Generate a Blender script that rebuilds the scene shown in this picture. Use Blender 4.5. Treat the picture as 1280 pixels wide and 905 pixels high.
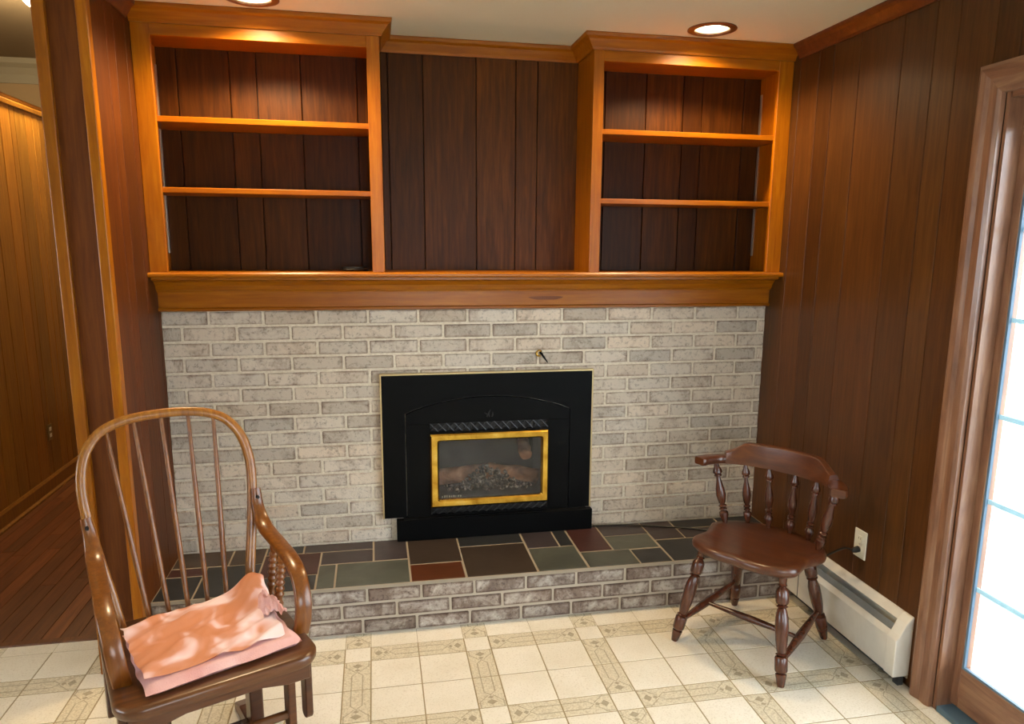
import bpy, bmesh, math, random
from mathutils import Vector, Matrix, noise
random.seed(7)
for o in list(bpy.data.objects): bpy.data.objects.remove(o)
S = bpy.context.scene
C = S.collection

# ------------------------------------------------------------------ camera
YAW, PITCH, ROLL, F, CX, CY = 0.1969, -0.1844, 0.0083, 921.5, 652.64, 474.28
cam_d = bpy.data.cameras.new('camera'); cam = bpy.data.objects.new('camera', cam_d); C.objects.link(cam)
fw = Vector((math.sin(YAW)*math.cos(PITCH), math.cos(YAW)*math.cos(PITCH), math.sin(PITCH)))
rt = Vector((math.cos(YAW), -math.sin(YAW), 0)); up = rt.cross(fw)
r2 = math.cos(ROLL)*rt + math.sin(ROLL)*up; u2 = -math.sin(ROLL)*rt + math.cos(ROLL)*up
M = Matrix((r2, u2, -fw)).transposed().to_4x4(); M.translation = (0.8834, -3.3212, 1.5937)
cam.matrix_world = M
cam_d.sensor_fit = 'HORIZONTAL'; cam_d.sensor_width = 36; cam_d.lens = F/1280*36
cam_d.shift_x = (640-CX)/1280; cam_d.shift_y = (CY-452.5)/1280; cam_d.clip_start = .02
S.camera = cam

# ------------------------------------------------------------------ sky, exposure
world = bpy.data.worlds.new('World'); S.world = world; world.use_nodes = True
bg = world.node_tree.nodes['Background']; bg.inputs[0].default_value = (.90, .95, 1, 1); bg.inputs[1].default_value = 10.5
S.view_settings.view_transform = 'Standard'; S.view_settings.look = 'None'
S.view_settings.gamma = 1; S.view_settings.use_curve_mapping = False
S.view_settings.exposure = 0.15
CAN_W, HALL_W = 36, 80
WARM = (1, .74, .42)

# ------------------------------------------------------------------ helpers
def lin(h):
    h = h.lstrip('#'); v = [int(h[i:i+2], 16)/255 for i in (0, 2, 4)]
    return tuple(((c+.055)/1.055)**2.4 if c > .04045 else c/12.92 for c in v)+(1,)

class MB:
    def __init__(s): s.v = []; s.f = []
    def add(s, vs, fs):
        n = len(s.v); s.v += [tuple(v) for v in vs]; s.f += [tuple(i+n for i in f) for f in fs]; return s
    def box(s, x0, x1, y0, y1, z0, z1):
        return s.add([(x0,y0,z0),(x1,y0,z0),(x1,y1,z0),(x0,y1,z0),(x0,y0,z1),(x1,y0,z1),(x1,y1,z1),(x0,y1,z1)],
                     [(0,3,2,1),(4,5,6,7),(0,1,5,4),(1,2,6,5),(2,3,7,6),(3,0,4,7)])
    def loft(s, rings, closed=False, caps=True):
        n = len(rings[0]); vs = [p for r in rings for p in r]; fs = []
        m = len(rings)
        for i in range(m if closed else m-1):
            a, b = i*n, ((i+1) % m)*n
            for j in range(n):
                k = (j+1) % n; fs.append((a+j, a+k, b+k, b+j))
        if caps and not closed: fs += [tuple(range(n-1, -1, -1)), tuple((m-1)*n+j for j in range(n))]
        return s.add(vs, fs)
    def lathe(s, p, q, prof, n=14):
        p, q = Vector(p), Vector(q); d = q-p; a = d.normalized()
        e = a.orthogonal().normalized(); g = a.cross(e)
        return s.loft([[p+d*t+(e*math.cos(2*math.pi*j/n)+g*math.sin(2*math.pi*j/n))*r for j in range(n)] for t, r in prof])
    def tube(s, pts, r, n=8, closed=False):
        pts = [Vector(p) for p in pts]; rings = []; m = len(pts); prev = None
        for i, p in enumerate(pts):
            a = pts[(i+1) % m] if closed or i < m-1 else p
            b = pts[i-1] if closed or i > 0 else p
            t = (a-b).normalized()
            e = t.orthogonal().normalized() if prev is None else (prev-t*prev.dot(t)).normalized()
            prev = e; g = t.cross(e); rr = r[i] if isinstance(r, (list, tuple)) else r
            rings.append([p+(e*math.cos(2*math.pi*j/n)+g*math.sin(2*math.pi*j/n))*rr for j in range(n)])
        return s.loft(rings, closed)
    def strip(s, pts, sides, w, t):
        """rounded rectangular section swept along pts; sides = width direction per point; w, t full sizes (may be lists)"""
        pts = [Vector(p) for p in pts]; rings = []
        for i, p in enumerate(pts):
            tan = (pts[min(i+1, len(pts)-1)]-pts[max(i-1, 0)]).normalized()
            sd = Vector(sides[i] if isinstance(sides, list) else sides); sd = (sd-tan*sd.dot(tan)).normalized(); nn = tan.cross(sd)
            ww = (w[i] if isinstance(w, list) else w)/2; tt = (t[i] if isinstance(t, list) else t)/2; c = min(ww, tt)*.35
            rings.append([p+sd*a+nn*b for a, b in ((-ww+c,-tt),(ww-c,-tt),(ww,-tt+c),(ww,tt-c),(ww-c,tt),(-ww+c,tt),(-ww,tt-c),(-ww,-tt+c))])
        return s.loft(rings)
    def sweep(s, prof, path, up=(0,0,1)):
        """mitred sweep: profile (o, z): o = offset to the left-hand normal of the horizontal path"""
        path = [Vector(p) for p in path]; rings = []
        for i, p in enumerate(path):
            ns = []
            if i > 0: d = (p-path[i-1]).normalized(); ns.append(Vector((-d.y, d.x, 0)))
            if i < len(path)-1: d = (path[i+1]-p).normalized(); ns.append(Vector((-d.y, d.x, 0)))
            n = ns[0] if len(ns) == 1 else (ns[0]+ns[1])/(1+ns[0].dot(ns[1]))
            rings.append([p+n*o+Vector((0,0,z)) for o, z in prof])
        return s.loft(rings)
    def prism(s, pts, d0, d1, axis='z'):
        f = {'z': lambda a,b,d: (a,b,d), 'y': lambda a,b,d: (a,d,b), 'x': lambda a,b,d: (d,a,b)}[axis]
        return s.loft([[f(a,b,d0) for a,b in pts], [f(a,b,d1) for a,b in pts]])
    def mesh(s, name, bevel=0, seg=1, smooth=False, jitter=0):
        bm = bmesh.new(); vs = [bm.verts.new(v) for v in s.v]
        for f in s.f:
            try: bm.faces.new([vs[i] for i in f])
            except ValueError: pass
        bmesh.ops.recalc_face_normals(bm, faces=bm.faces)
        if bevel: bmesh.ops.bevel(bm, geom=[e for e in bm.edges if e.is_manifold and e.calc_face_angle(0) > .6], offset=bevel, segments=seg, affect='EDGES', profile=.5, clamp_overlap=True)
        if jitter:
            for v in bm.verts: v.co += Vector((random.uniform(-1,1), random.uniform(-1,1), random.uniform(-1,1)))*jitter
        me = bpy.data.meshes.new(name); bm.to_mesh(me); bm.free()
        if smooth:
            for p in me.polygons: p.use_smooth = True
            try: me.set_sharp_from_angle(angle=smooth if smooth is not True else .9)
            except Exception: pass
        return me

def put(name, me, mat, parent=None, loc=None, rotz=0, color=None):
    o = bpy.data.objects.new(name, me); C.objects.link(o)
    if mat is not None and not me.materials: me.materials.append(mat)
    if parent: o.parent = parent
    if loc: o.location = loc
    if rotz: o.rotation_euler = (0, 0, rotz)
    if color: o.color = color
    return o
def obj(name, mb, mat, parent=None, bevel=0, smooth=False, color=None, seg=1, jitter=0, loc=None, rotz=0):
    return put(name, mb.mesh(name, bevel, seg, smooth, jitter), mat, parent, loc, rotz, color)
def tag(o, label, cat=None, group=None, kind=None):
    o['label'] = label
    if cat: o['category'] = cat
    if group: o['group'] = group
    if kind: o['kind'] = kind
    return o
def thing(name, label, cat, loc=(0,0,0), rotz=0, group=None, kind=None):
    o = bpy.data.objects.new(name, None); C.objects.link(o); o.empty_display_size = .1
    o.location = loc; o.rotation_euler = (0, 0, rotz); return tag(o, label, cat, group, kind)
def struct(name, mb, mat, label, cat, **k):
    return tag(obj(name, mb, mat, **k), label, cat, kind='structure')
def catmull(pts, n=6):
    P = [Vector(p) for p in pts]; P = [P[0]*2-P[1]]+P+[P[-1]*2-P[-2]]; out = []
    for i in range(1, len(P)-2):
        for k in range(n):
            t = k/n; a, b, c, d = P[i-1:i+3]
            out.append(.5*((2*b)+(c-a)*t+(2*a-5*b+4*c-d)*t*t+(3*b-a-3*c+d)*t**3))
    return out+[P[-2]]
def tint(lo=.8, hi=1.15, warm=.05):
    v = random.uniform(lo, hi); w = random.uniform(-warm, warm); return (v*(1+w), v, v*(1-w), 1)

# ------------------------------------------------------------------ materials
class Nd:
    """socket wrapper so that shader maths reads like maths"""
    def __init__(s, nt, sock): s.nt, s.k = nt, sock
    def _op(s, op, *a):
        n = s.nt.nodes.new('ShaderNodeMath'); n.operation = op
        for i, x in enumerate((s,)+a):
            if isinstance(x, Nd): s.nt.links.new(x.k, n.inputs[i])
            else: n.inputs[i].default_value = x
        return Nd(s.nt, n.outputs[0])
    def __add__(s, o): return s._op('ADD', o)
    def __sub__(s, o): return s._op('SUBTRACT', o)
    def __mul__(s, o): return s._op('MULTIPLY', o)
    def __truediv__(s, o): return s._op('DIVIDE', o)
    def __rsub__(s, o): return (s*-1)+o
    def abs(s): return s._op('ABSOLUTE')
    def min(s, o): return s._op('MINIMUM', o)
    def max(s, o): return s._op('MAXIMUM', o)
    def lt(s, o): return s._op('LESS_THAN', o)
    def gt(s, o): return s._op('GREATER_THAN', o)

class Mat:
    def __init__(s, name, rough=.5, spec=.5, metal=0, coat=0, coat_rough=.15):
        s.m = bpy.data.materials.new(name); s.m.use_nodes = True; s.nt = s.m.node_tree
        s.b = s.nt.nodes['Principled BSDF']; i = s.b.inputs
        i['Roughness'].default_value = rough; i['Specular IOR Level'].default_value = spec; i['Metallic'].default_value = metal
        i['Coat Weight'].default_value = coat; i['Coat Roughness'].default_value = coat_rough
    def n(s, t, **k):
        x = s.nt.nodes.new('ShaderNode'+t)
        for a, v in k.items(): setattr(x, a, v)
        return x
    def l(s, a, b): s.nt.links.new(a, b)
    def coords(s, scale=(1,1,1), rnd=True):
        tc = s.n('TexCoord'); mp = s.n('Mapping'); mp.inputs['Scale'].default_value = scale
        if rnd:
            oi = s.n('ObjectInfo'); mu = s.n('VectorMath', operation='SCALE'); mu.inputs[0].default_value = (3.1, 7.3, 5.7)
            s.l(oi.outputs['Random'], mu.inputs['Scale']); ad = s.n('VectorMath', operation='ADD')
            s.l(tc.outputs['Object'], ad.inputs[0]); s.l(mu.outputs[0], ad.inputs[1]); s.l(ad.outputs[0], mp.inputs['Vector'])
        else: s.l(tc.outputs['Object'], mp.inputs['Vector'])
        return mp.outputs[0]
    def noise(s, vec, scale=5, detail=4, dist=0, rough=.55):
        x = s.n('TexNoise'); x.inputs['Scale'].default_value = scale; x.inputs['Detail'].default_value = detail
        x.inputs['Distortion'].default_value = dist; x.inputs['Roughness'].default_value = rough
        s.l(vec, x.inputs['Vector']); return x.outputs['Fac']
    def ramp(s, fac, stops):
        x = s.n('ValToRGB'); e = x.color_ramp.elements
        while len(e) < len(stops): e.new(.5)
        for el, (p, c) in zip(e, stops): el.position = p; el.color = lin(c) if isinstance(c, str) else (c, c, c, 1)
        s.l(fac, x.inputs[0]); return x.outputs[0]
    def mix(s, a, b, fac, mode='MIX'):
        x = s.n('Mix', data_type='RGBA', blend_type=mode)
        for v, k in ((a, 6), (b, 7)):
            if isinstance(v, str): x.inputs[k].default_value = lin(v)
            elif isinstance(v, tuple): x.inputs[k].default_value = v
            else: s.l(v, x.inputs[k])
        if isinstance(fac, (int, float)): x.inputs[0].default_value = fac
        else: s.l(fac, x.inputs[0])
        return x.outputs[2]
    def col(s, c):
        if isinstance(c, str): s.b.inputs['Base Color'].default_value = lin(c)
        else: s.l(c, s.b.inputs['Base Color'])
        return s
    def objcol(s, c):
        oi = s.n('ObjectInfo'); return s.mix(c, oi.outputs['Color'], 1.0, 'MULTIPLY')
    def bump(s, h, strength=.3, dist=.003):
        x = s.n('Bump'); x.inputs['Strength'].default_value = strength; x.inputs['Distance'].default_value = dist
        s.l(h, x.inputs['Height']); s.l(x.outputs[0], s.b.inputs['Normal']); return s

def plain(name, c, rough=.5, metal=0, spec=.5, coat=0):
    return Mat(name, rough, spec, metal, coat).col(c).m
def wood(name, dark, mid, light, axis='z', rough=.4, coat=0, figure=1.0, spec=.5, across=30, coat_rough=.2):
    m = Mat(name, rough, spec, 0, coat, coat_rough)
    sc = {'x': (2, across, across), 'y': (across, 2, across), 'z': (across, across, 2)}[axis]
    lo = {'x': (.8, 5, 5), 'y': (5, .8, 5), 'z': (5, 5, .8)}[axis]
    fine = m.noise(m.coords(sc), 2.2, 6, .5, .62); big = m.noise(m.coords(lo), 1.6, 3, 1.2)
    c = m.ramp(fine, [(.25, dark), (.5, mid), (.78, light)])
    c = m.mix(c, m.ramp(big, [(.3, .62), (.7, 1.0)]), .75*figure, 'MULTIPLY')
    m.col(m.objcol(c)); m.bump(fine, .12, .001); return m.m

W_HONEY_V = wood('honey_maple_upright', '#8f4c00', '#a55f03', '#ba760b', 'z', .34, .05, .45, spec=.3)
W_HONEY_H = wood('honey_maple_level', '#8f4c00', '#a55f03', '#ba760b', 'x', .34, .05, .45, spec=.3)
W_WALNUT = wood('dark_walnut_board', '#3a1d04', '#532c07', '#6a3c0d', 'z', .42, 0, .8, spec=.16)
W_PANEL = wood('brown_wall_board', '#41230a', '#522f10', '#623c17', 'z', .36, 0, .7, spec=.34)
W_PART = wood('russet_board', '#451d04', '#562a07', '#65360c', 'z', .5, 0, .6, spec=.22)
W_HALL = wood('hall_board', '#7a4a10', '#8f5e1b', '#a57428', 'z', .28, .4, .6)
W_FLOOR = wood('oak_floor_board', '#563019', '#754526', '#8e5a33', 'y', .35, .2, .8)
W_CASING = wood('casing_pine', '#6b4733', '#8d634a', '#ab8263', 'z', .3, .3, .8, across=18)
W_CASING_H = wood('casing_pine_level', '#6b4733', '#8d634a', '#ab8263', 'y', .3, .3, .8, across=18)
W_CHERRY = wood('cherry_turned', '#3a1c10', '#502818', '#643820', 'z', .26, .4, .5)
W_CHERRY_H = wood('cherry_plank', '#3c1e0d', '#522913', '#673a1b', 'x', .3, .35, .6, across=16)
W_GLIDE = wood('oak_glider', '#6b4012', '#8c591c', '#a67229', 'z', .3, .35, .5, across=40)
W_GLIDE_H = wood('oak_glider_plank', '#4a2812', '#60381a', '#774a24', 'x', .3, .35, .6)
BLACK = plain('black_enamel', '#060708', .4, spec=.09); BLACK_M = plain('black_cast_iron', '#070707', .55)
BRASS = Mat('brass', .24, .5, 1); _n = BRASS.noise(BRASS.coords(), 14, 4, .6)
BRASS.col(BRASS.ramp(_n, [(.3, '#a67c28'), (.6, '#d6ae4a'), (.8, '#e8cb78')])); BRASS = BRASS.m
GILT = plain('gilt_edge', '#c9b384', .35, .6)
STEEL = plain('zinc_strip', '#c9bfae', .35, .8)
BRONZE = plain('bronze_ring', '#7a5a44', .3, .7)
WHITE_METAL = Mat('cream_metal', .42); _v = WHITE_METAL.coords()
WHITE_METAL.col(WHITE_METAL.ramp(WHITE_METAL.noise(_v, 4, 5, .5), [(.3, '#c9c3b6'), (.6, '#ded9ce'), (.8, '#e6e2d8')])); WHITE_METAL = WHITE_METAL.m
FIN = plain('dark_fin', '#4a4d4f', .45, .6)
PLASTIC = plain('ivory_plastic', '#ddd9c6', .35)
RUBBER = plain('black_rubber', '#0b0b0c', .5)
PLASTER = Mat('ceiling_paint', .85); _h = PLASTER.noise(PLASTER.coords(rnd=False), 60, 4)
PLASTER.col('#e3dcc0').bump(_h, .25, .003); PLASTER = PLASTER.m
TAN = plain('tan_paint', '#b39a74', .8); CROWN_W = plain('white_paint', '#a8a18c', .6)
MORTAR = Mat('mortar', .95); _h = MORTAR.noise(MORTAR.coords(rnd=False), 90, 5)
MORTAR.col(MORTAR.ramp(_h, [(.3, '#d2c6b0'), (.7, '#e8dfcc')])).bump(_h, .5, .004); MORTAR = MORTAR.m
MORTAR_H = plain('hearth_mortar', '#b3a897', .95)
def brickmat(name, clay, mid, white, clay_bias):
    """mottled white that turns to the clay tone towards the arrises of each brick"""
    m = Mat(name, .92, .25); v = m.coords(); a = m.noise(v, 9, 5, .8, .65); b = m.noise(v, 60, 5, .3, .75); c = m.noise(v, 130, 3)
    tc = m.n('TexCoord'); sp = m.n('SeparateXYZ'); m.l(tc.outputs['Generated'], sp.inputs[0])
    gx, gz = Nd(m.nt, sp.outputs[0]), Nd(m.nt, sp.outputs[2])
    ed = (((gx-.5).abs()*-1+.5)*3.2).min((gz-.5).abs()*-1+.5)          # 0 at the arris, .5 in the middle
    k = ed.min(.2)*1.05+Nd(m.nt, a)*.85-clay_bias+Nd(m.nt, b)*.25  # edges pulled towards the darker clay colour, broken up by noise
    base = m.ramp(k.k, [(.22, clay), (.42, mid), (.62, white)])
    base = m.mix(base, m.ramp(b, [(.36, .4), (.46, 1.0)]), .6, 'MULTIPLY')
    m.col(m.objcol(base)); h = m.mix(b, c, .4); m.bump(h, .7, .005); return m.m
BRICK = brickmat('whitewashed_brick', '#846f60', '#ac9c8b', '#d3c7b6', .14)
BRICK_H = brickmat('brown_hearth_brick', '#5b4a40', '#807268', '#bdb5aa', .28)
SLATE = Mat('slate', .45, .4); _v = SLATE.coords(); _a = SLATE.noise(_v, 6, 5, .8); _b = SLATE.noise(_v, 40, 5)
SLATE.col(SLATE.objcol(SLATE.ramp(_a, [(.3, .65), (.7, 1.0)]))).bump(SLATE.mix(_a, _b, .5), .35, .003); SLATE = SLATE.m
GROUT = plain('hearth_grout', '#9a8e7c', .9)
TA, TB = .1848, .0997
def speckle(m, base, dark, s=160):
    v = m.coords(); return m.mix(base, dark, m.ramp(m.noise(v, s, 3), [(.5, 0.0), (.72, .75)]))
VIN = Mat('vinyl_cream', .42, .45); _v = VIN.coords(); _c = VIN.mix('#ece5d6', '#e0d7c3', VIN.ramp(VIN.noise(_v, 5, 4), [(.35, 0.0), (.75, 1.0)]))
VIN.col(VIN.mix(_c, '#bfb297', VIN.ramp(VIN.noise(_v, 170, 3), [(.52, 0.0), (.75, .6)]))); VIN = VIN.m
VBAND = Mat('vinyl_band', .42, .45); m = VBAND
tc = m.n('TexCoord'); sp = m.n('SeparateXYZ'); m.l(tc.outputs['Object'], sp.inputs[0])
X = Nd(m.nt, sp.outputs[0]); Y = Nd(m.nt, sp.outputs[1]).abs()
wl = .0024
h1 = ((X*-1+.62*TA)*(.2*TB/(.12*TA))).min(.2*TB)
ln = (Y-h1).abs().lt(wl)*X.lt(.63*TA)
ln = ln.max((Y-(X-.60*TA)*.9-.04*TB).abs().lt(wl)*X.gt(.63*TA))
ln = ln.max(((Y-.42*TB).abs().lt(wl*.8))*X.gt(.78*TA))
dm = ((X-.69*TA).abs()/(.05*TA)+Y/(.11*TB)).lt(1).max(((X-.84*TA).abs()/(.085*TA)+Y/(.2*TB)).lt(1))
_v = m.coords(); base = m.mix('#dcd2ba', '#b9ac90', m.ramp(m.noise(_v, 150, 3), [(.42, 0.0), (.68, .9)]))
base = m.mix(base, '#857657', (ln*.55).k); base = m.mix(base, '#7f7052', (dm*.62).k); m.col(base); VBAND = m.m
VGROUT = plain('vinyl_joint', '#a08f6c', .6)
GLASS = bpy.data.materials.new('window_glass'); GLASS.use_nodes = True; nt = GLASS.node_tree; nt.nodes.clear()
def glassmat(m, tintc, gl, haze, hazec):
    nt = m.node_tree; out = nt.nodes.new('ShaderNodeOutputMaterial'); tr = nt.nodes.new('ShaderNodeBsdfTransparent'); tr.inputs[0].default_value = tintc
    g = nt.nodes.new('ShaderNodeBsdfGlossy'); g.inputs['Roughness'].default_value = .03
    a = nt.nodes.new('ShaderNodeMixShader'); a.inputs[0].default_value = gl
    nt.links.new(tr.outputs[0], a.inputs[1]); nt.links.new(g.outputs[0], a.inputs[2])
    d = nt.nodes.new('ShaderNodeBsdfDiffuse'); d.inputs[0].default_value = hazec
    b = nt.nodes.new('ShaderNodeMixShader'); b.inputs[0].default_value = haze
    nt.links.new(a.outputs[0], b.inputs[1]); nt.links.new(d.outputs[0], b.inputs[2]); nt.links.new(b.outputs[0], out.inputs[0])
glassmat(GLASS, (.95, .97, .98, 1), .05, 0, (1,1,1,1))
SOOT_GLASS = bpy.data.materials.new('sooty_glass'); SOOT_GLASS.use_nodes = True; SOOT_GLASS.node_tree.nodes.clear()
glassmat(SOOT_GLASS, (.92, .9, .88, 1), .022, .02, (.35, .34, .33, 1))
def sheer(name, c, through):
    m = bpy.data.materials.new(name); m.use_nodes = True; nt = m.node_tree; nt.nodes.clear(); out = nt.nodes.new('ShaderNodeOutputMaterial')
    t = nt.nodes.new('ShaderNodeBsdfTranslucent'); t.inputs[0].default_value = lin(c); d = nt.nodes.new('ShaderNodeBsdfDiffuse'); d.inputs[0].default_value = lin(c)
    x = nt.nodes.new('ShaderNodeMixShader'); x.inputs[0].default_value = through
    nt.links.new(d.outputs[0], x.inputs[1]); nt.links.new(t.outputs[0], x.inputs[2]); nt.links.new(x.outputs[0], out.inputs[0]); return m
BAR = sheer('pale_vinyl_bar', '#c3d6da', .55); SLAT = sheer('white_vinyl_slat', '#c3d3da', .12)
def emit(name, c, s):
    m = bpy.data.materials.new(name); m.use_nodes = True; b = m.node_tree.nodes['Principled BSDF']
    b.inputs['Base Color'].default_value = (.9,.9,.9,1); b.inputs['Emission Color'].default_value = c; b.inputs['Emission Strength'].default_value = s; return m
BULB = emit('lit_bulb', (1, .9, .72, 1), 9)
GLOBE = emit('lit_globe', (1, .85, .6, 1), 6)

# ------------------------------------------------------------------ dimensions
W, CEIL, CP, BL, ZM, HZ, HD = 2.762, 2.462, .0677, .2208, 1.2991, .214, .459
YB, YR = -.105, .15            # bookcase front, recessed panel wall
XL, YF = -3.2, -4.6            # far left wall and wall behind the photographer

# ------------------------------------------------------------------ floor
fl = struct('floor', MB().box(XL, W+.02, YF, -.28, -.06, -.0012).box(0, W+.02, -.29, .3, -.06, -.0012), VGROUT, 'cream vinyl floor with printed tan bands between large squares', 'floor')
tile_l = MB().box(.0024, TA-.0024, .0024, TA-.0024, -.004, 0).mesh('floor_tile', .0008)
tile_b = MB().box(.0024, TA-.0024, -TB/2+.0024, TB/2-.0024, -.004, 0).mesh('band_tile', .0008)
tile_s = MB().box(-TB/2+.0024, TB/2-.0024, -TB/2+.0024, TB/2-.0024, -.004, 0).mesh('corner_tile', .0008)
for me, mt in ((tile_l, VIN), (tile_b, VBAND), (tile_s, VIN)): me.materials.append(mt)
TX, TY, PER = .7289, -.5624, 2*TA+TB     # left edge of a band column, upper edge of a band row
rest = {0: MB(), 1: MB()}
i0 = math.floor((XL-TX)/PER)
for i in range(i0, 6):
    for j in range(-1, 9):
        bx, by = TX+i*PER, TY-j*PER
        near = i >= -4 and j <= 3
        cells = [('s', bx+TB/2, by-TB/2, 0)]
        for k in (0, 1):
            cells += [('b', bx+TB+TA, by-TB/2, k*math.pi), ('b', bx+TB/2, by-TB-TA, math.pi/2+k*math.pi)]
            for q in (0, 1): cells.append(('l', bx+TB+k*TA, by-TB-(q+1)*TA, 0))
        for t, x, y, r in cells:
            if t == 'l': x0, x1, y0, y1 = x, x+TA, y, y+TA
            elif t == 's': x0, x1, y0, y1 = x-TB/2, x+TB/2, y-TB/2, y+TB/2
            else:
                e = (round(math.cos(r)), round(math.sin(r)))
                x0, x1 = sorted((x, x+e[0]*TA)); y0, y1 = sorted((y, y+e[1]*TA))
                if e[0]: y0, y1 = y-TB/2, y+TB/2
                else: x0, x1 = x-TB/2, x+TB/2
            # what the hearth, the wall line and the doorway leave of the tile
            cx0, cx1, cy0, cy1 = max(x0, XL), min(x1, W), max(y0, YF), min(y1, -.30 if x1 <= .0 else -HD+.004)
            if x0 < 0 < x1 and y1 > -HD+.004: cy1 = min(y1, -HD+.004)
            if cx1-cx0 < .004 or cy1-cy0 < .004: continue
            cut = (cx0, cx1, cy0, cy1) != (x0, x1, y0, y1)
            if not near:
                rest[1 if t == 'b' else 0].box(cx0+.001, cx1-.001, cy0+.001, cy1-.001, -.004, 0); continue
            nm = {'l': 'floor_tile', 'b': 'band_tile', 's': 'corner_tile'}[t]
            if not cut: put(nm, {'l': tile_l, 'b': tile_b, 's': tile_s}[t], None, fl, (x, y, 0), r)
            else:   # cut piece in the tile's own frame so that the print stays aligned
                mi = Matrix.Translation((x, y, 0)) @ Matrix.Rotation(r, 4, 'Z'); inv = mi.inverted()
                a, b = inv @ Vector((cx0, cy0, 0)), inv @ Vector((cx1, cy1, 0))
                xs, ys = sorted((a.x, b.x)), sorted((a.y, b.y))
                obj(nm, MB().box(xs[0]+.001, xs[1]-.001, ys[0]+.001, ys[1]-.001, -.004, 0), VBAND if t == 'b' else VIN, fl, loc=(x, y, 0), rotz=r)
for k, m in ((0, VIN), (1, plain('vinyl_band_plain', '#c2b18a', .42))):
    o = obj('tile_field', rest[k], m, fl); o['kind'] = 'stuff'

# hall floor
fh = struct('floor_hall', MB().box(-3.2, -.0, -.28, 4.2, -.06, -.006), plain('hall_subfloor', '#2c160c', .7), 'reddish brown oak strip floor of the hall beyond the doorway', 'floor')
x = -1.18; nb = 0
while x < -.14:
    w = .07; y = -.28
    while y < 4.0:
        L = random.uniform(.7, 1.6) if y > -.2 else random.uniform(.4, 1.3); y1 = min(y+L, 4.0)
        obj('floor_board', MB().box(x+.0008, min(x+w, -.13)-.0008, y+.0008, y1-.0008, -.012, 0), W_FLOOR, fh, .001, color=tint(.7, 1.15, .07)); y = y1
    x += w
obj('threshold', MB().prism([(-.31, 0), (-.272, 0), (-.276, .006), (-.306, .006)], -1.18, -.14, 'x'), W_FLOOR, fh, color=(.8,.8,.8,1))

# ------------------------------------------------------------------ ceiling with two round holes
CANS = [(.468, -.285), (2.275, -.285)]; CR = .074
bm = bmesh.new(); es = []
def loop(pts):
    vs = [bm.verts.new((p[0], p[1], CEIL)) for p in pts]
    for a, b in zip(vs, vs[1:]+vs[:1]): es.append(bm.edges.new((a, b)))
loop([(XL, YF), (W+.05, YF), (W+.05, .3), (-.06, .3), (-.06, -.3), (XL, -.3)])
for cx, cy in CANS: loop([(cx+CR*math.cos(2*math.pi*k/40), cy+CR*math.sin(2*math.pi*k/40)) for k in range(40)])
bmesh.ops.triangle_fill(bm, use_beauty=True, edges=es)
for f in bm.faces:
    if f.normal.z > 0: f.normal_flip()
me = bpy.data.meshes.new('ceiling'); bm.to_mesh(me); bm.free()
tag(put('ceiling', me, PLASTER), 'cream painted ceiling with two recessed lights', 'ceiling', kind='structure')
struct('ceiling_hall', MB().box(-3.2, -.06, -.3, 4.2, 3.07, 3.12), plain('hall_ceiling_paint', '#8a785c', .85), 'taller tan ceiling of the hall beyond the doorway', 'ceiling')

# ------------------------------------------------------------------ chimney wall of whitewashed brick
FX0, FX1, FZ0, FZ1 = 1.10, 1.68, .355, .74      # firebox opening
wb = MB().box(0, FX0, .0035, .14, 0, 1.42).box(FX1, W, .0035, .14, 0, 1.42).box(FX0, FX1, .0035, .14, 0, FZ0).box(FX0, FX1, .0035, .14, FZ1, 1.42)
chim = struct('wall_chimney', wb, MORTAR, 'whitewashed brick chimney wall between mantel and slate hearth', 'brick wall')
JT = .0105
bmesh_var = []
for k in range(7):
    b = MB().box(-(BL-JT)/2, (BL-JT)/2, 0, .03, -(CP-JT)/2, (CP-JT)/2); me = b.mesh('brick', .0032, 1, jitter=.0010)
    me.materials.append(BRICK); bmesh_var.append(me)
bmesh_h = []
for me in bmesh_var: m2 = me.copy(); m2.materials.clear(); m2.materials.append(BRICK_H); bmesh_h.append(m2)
def course(zc, joint, x_lo, x_hi, yface, var, parent, holes=()):
    n = math.floor((x_lo-joint)/BL)
    while joint+n*BL < x_hi:
        a, b = joint+n*BL, joint+(n+1)*BL; n += 1
        segs = [(max(a, x_lo-JT/2), min(b, x_hi+JT/2))]
        for h0, h1 in holes:
            new = []
            for s0, s1 in segs:
                if s1 <= h0 or s0 >= h1: new.append((s0, s1)); continue
                if s0 < h0: new.append((s0, h0))
                if s1 > h1: new.append((h1, s1))
            segs = new
        for s0, s1 in segs:
            L = s1-s0-JT
            if L < .012: continue
            v = random.choice((.82, .92, 1, 1, 1.05, 1.1)); w = random.uniform(-.02, .04)
            o = put('brick', random.choice(var), None, parent, ((s0+s1)/2, yface+random.uniform(-.0015, .0015), zc), color=(v*(1+w), v, v*(1-w), 1))
            o.scale = (L/(BL-JT), 1, 1)
X0J = .1869
for i in range(16):
    zt = ZM-i*CP; holes = ()
    if zt < 1.0: holes = ((.935, 1.85),)       # bricks wholly behind the fireplace insert
    course(zt-CP/2-.002, X0J if i % 2 == 0 else X0J-BL/2, 0, W, 0, bmesh_var, chim, holes)

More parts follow.
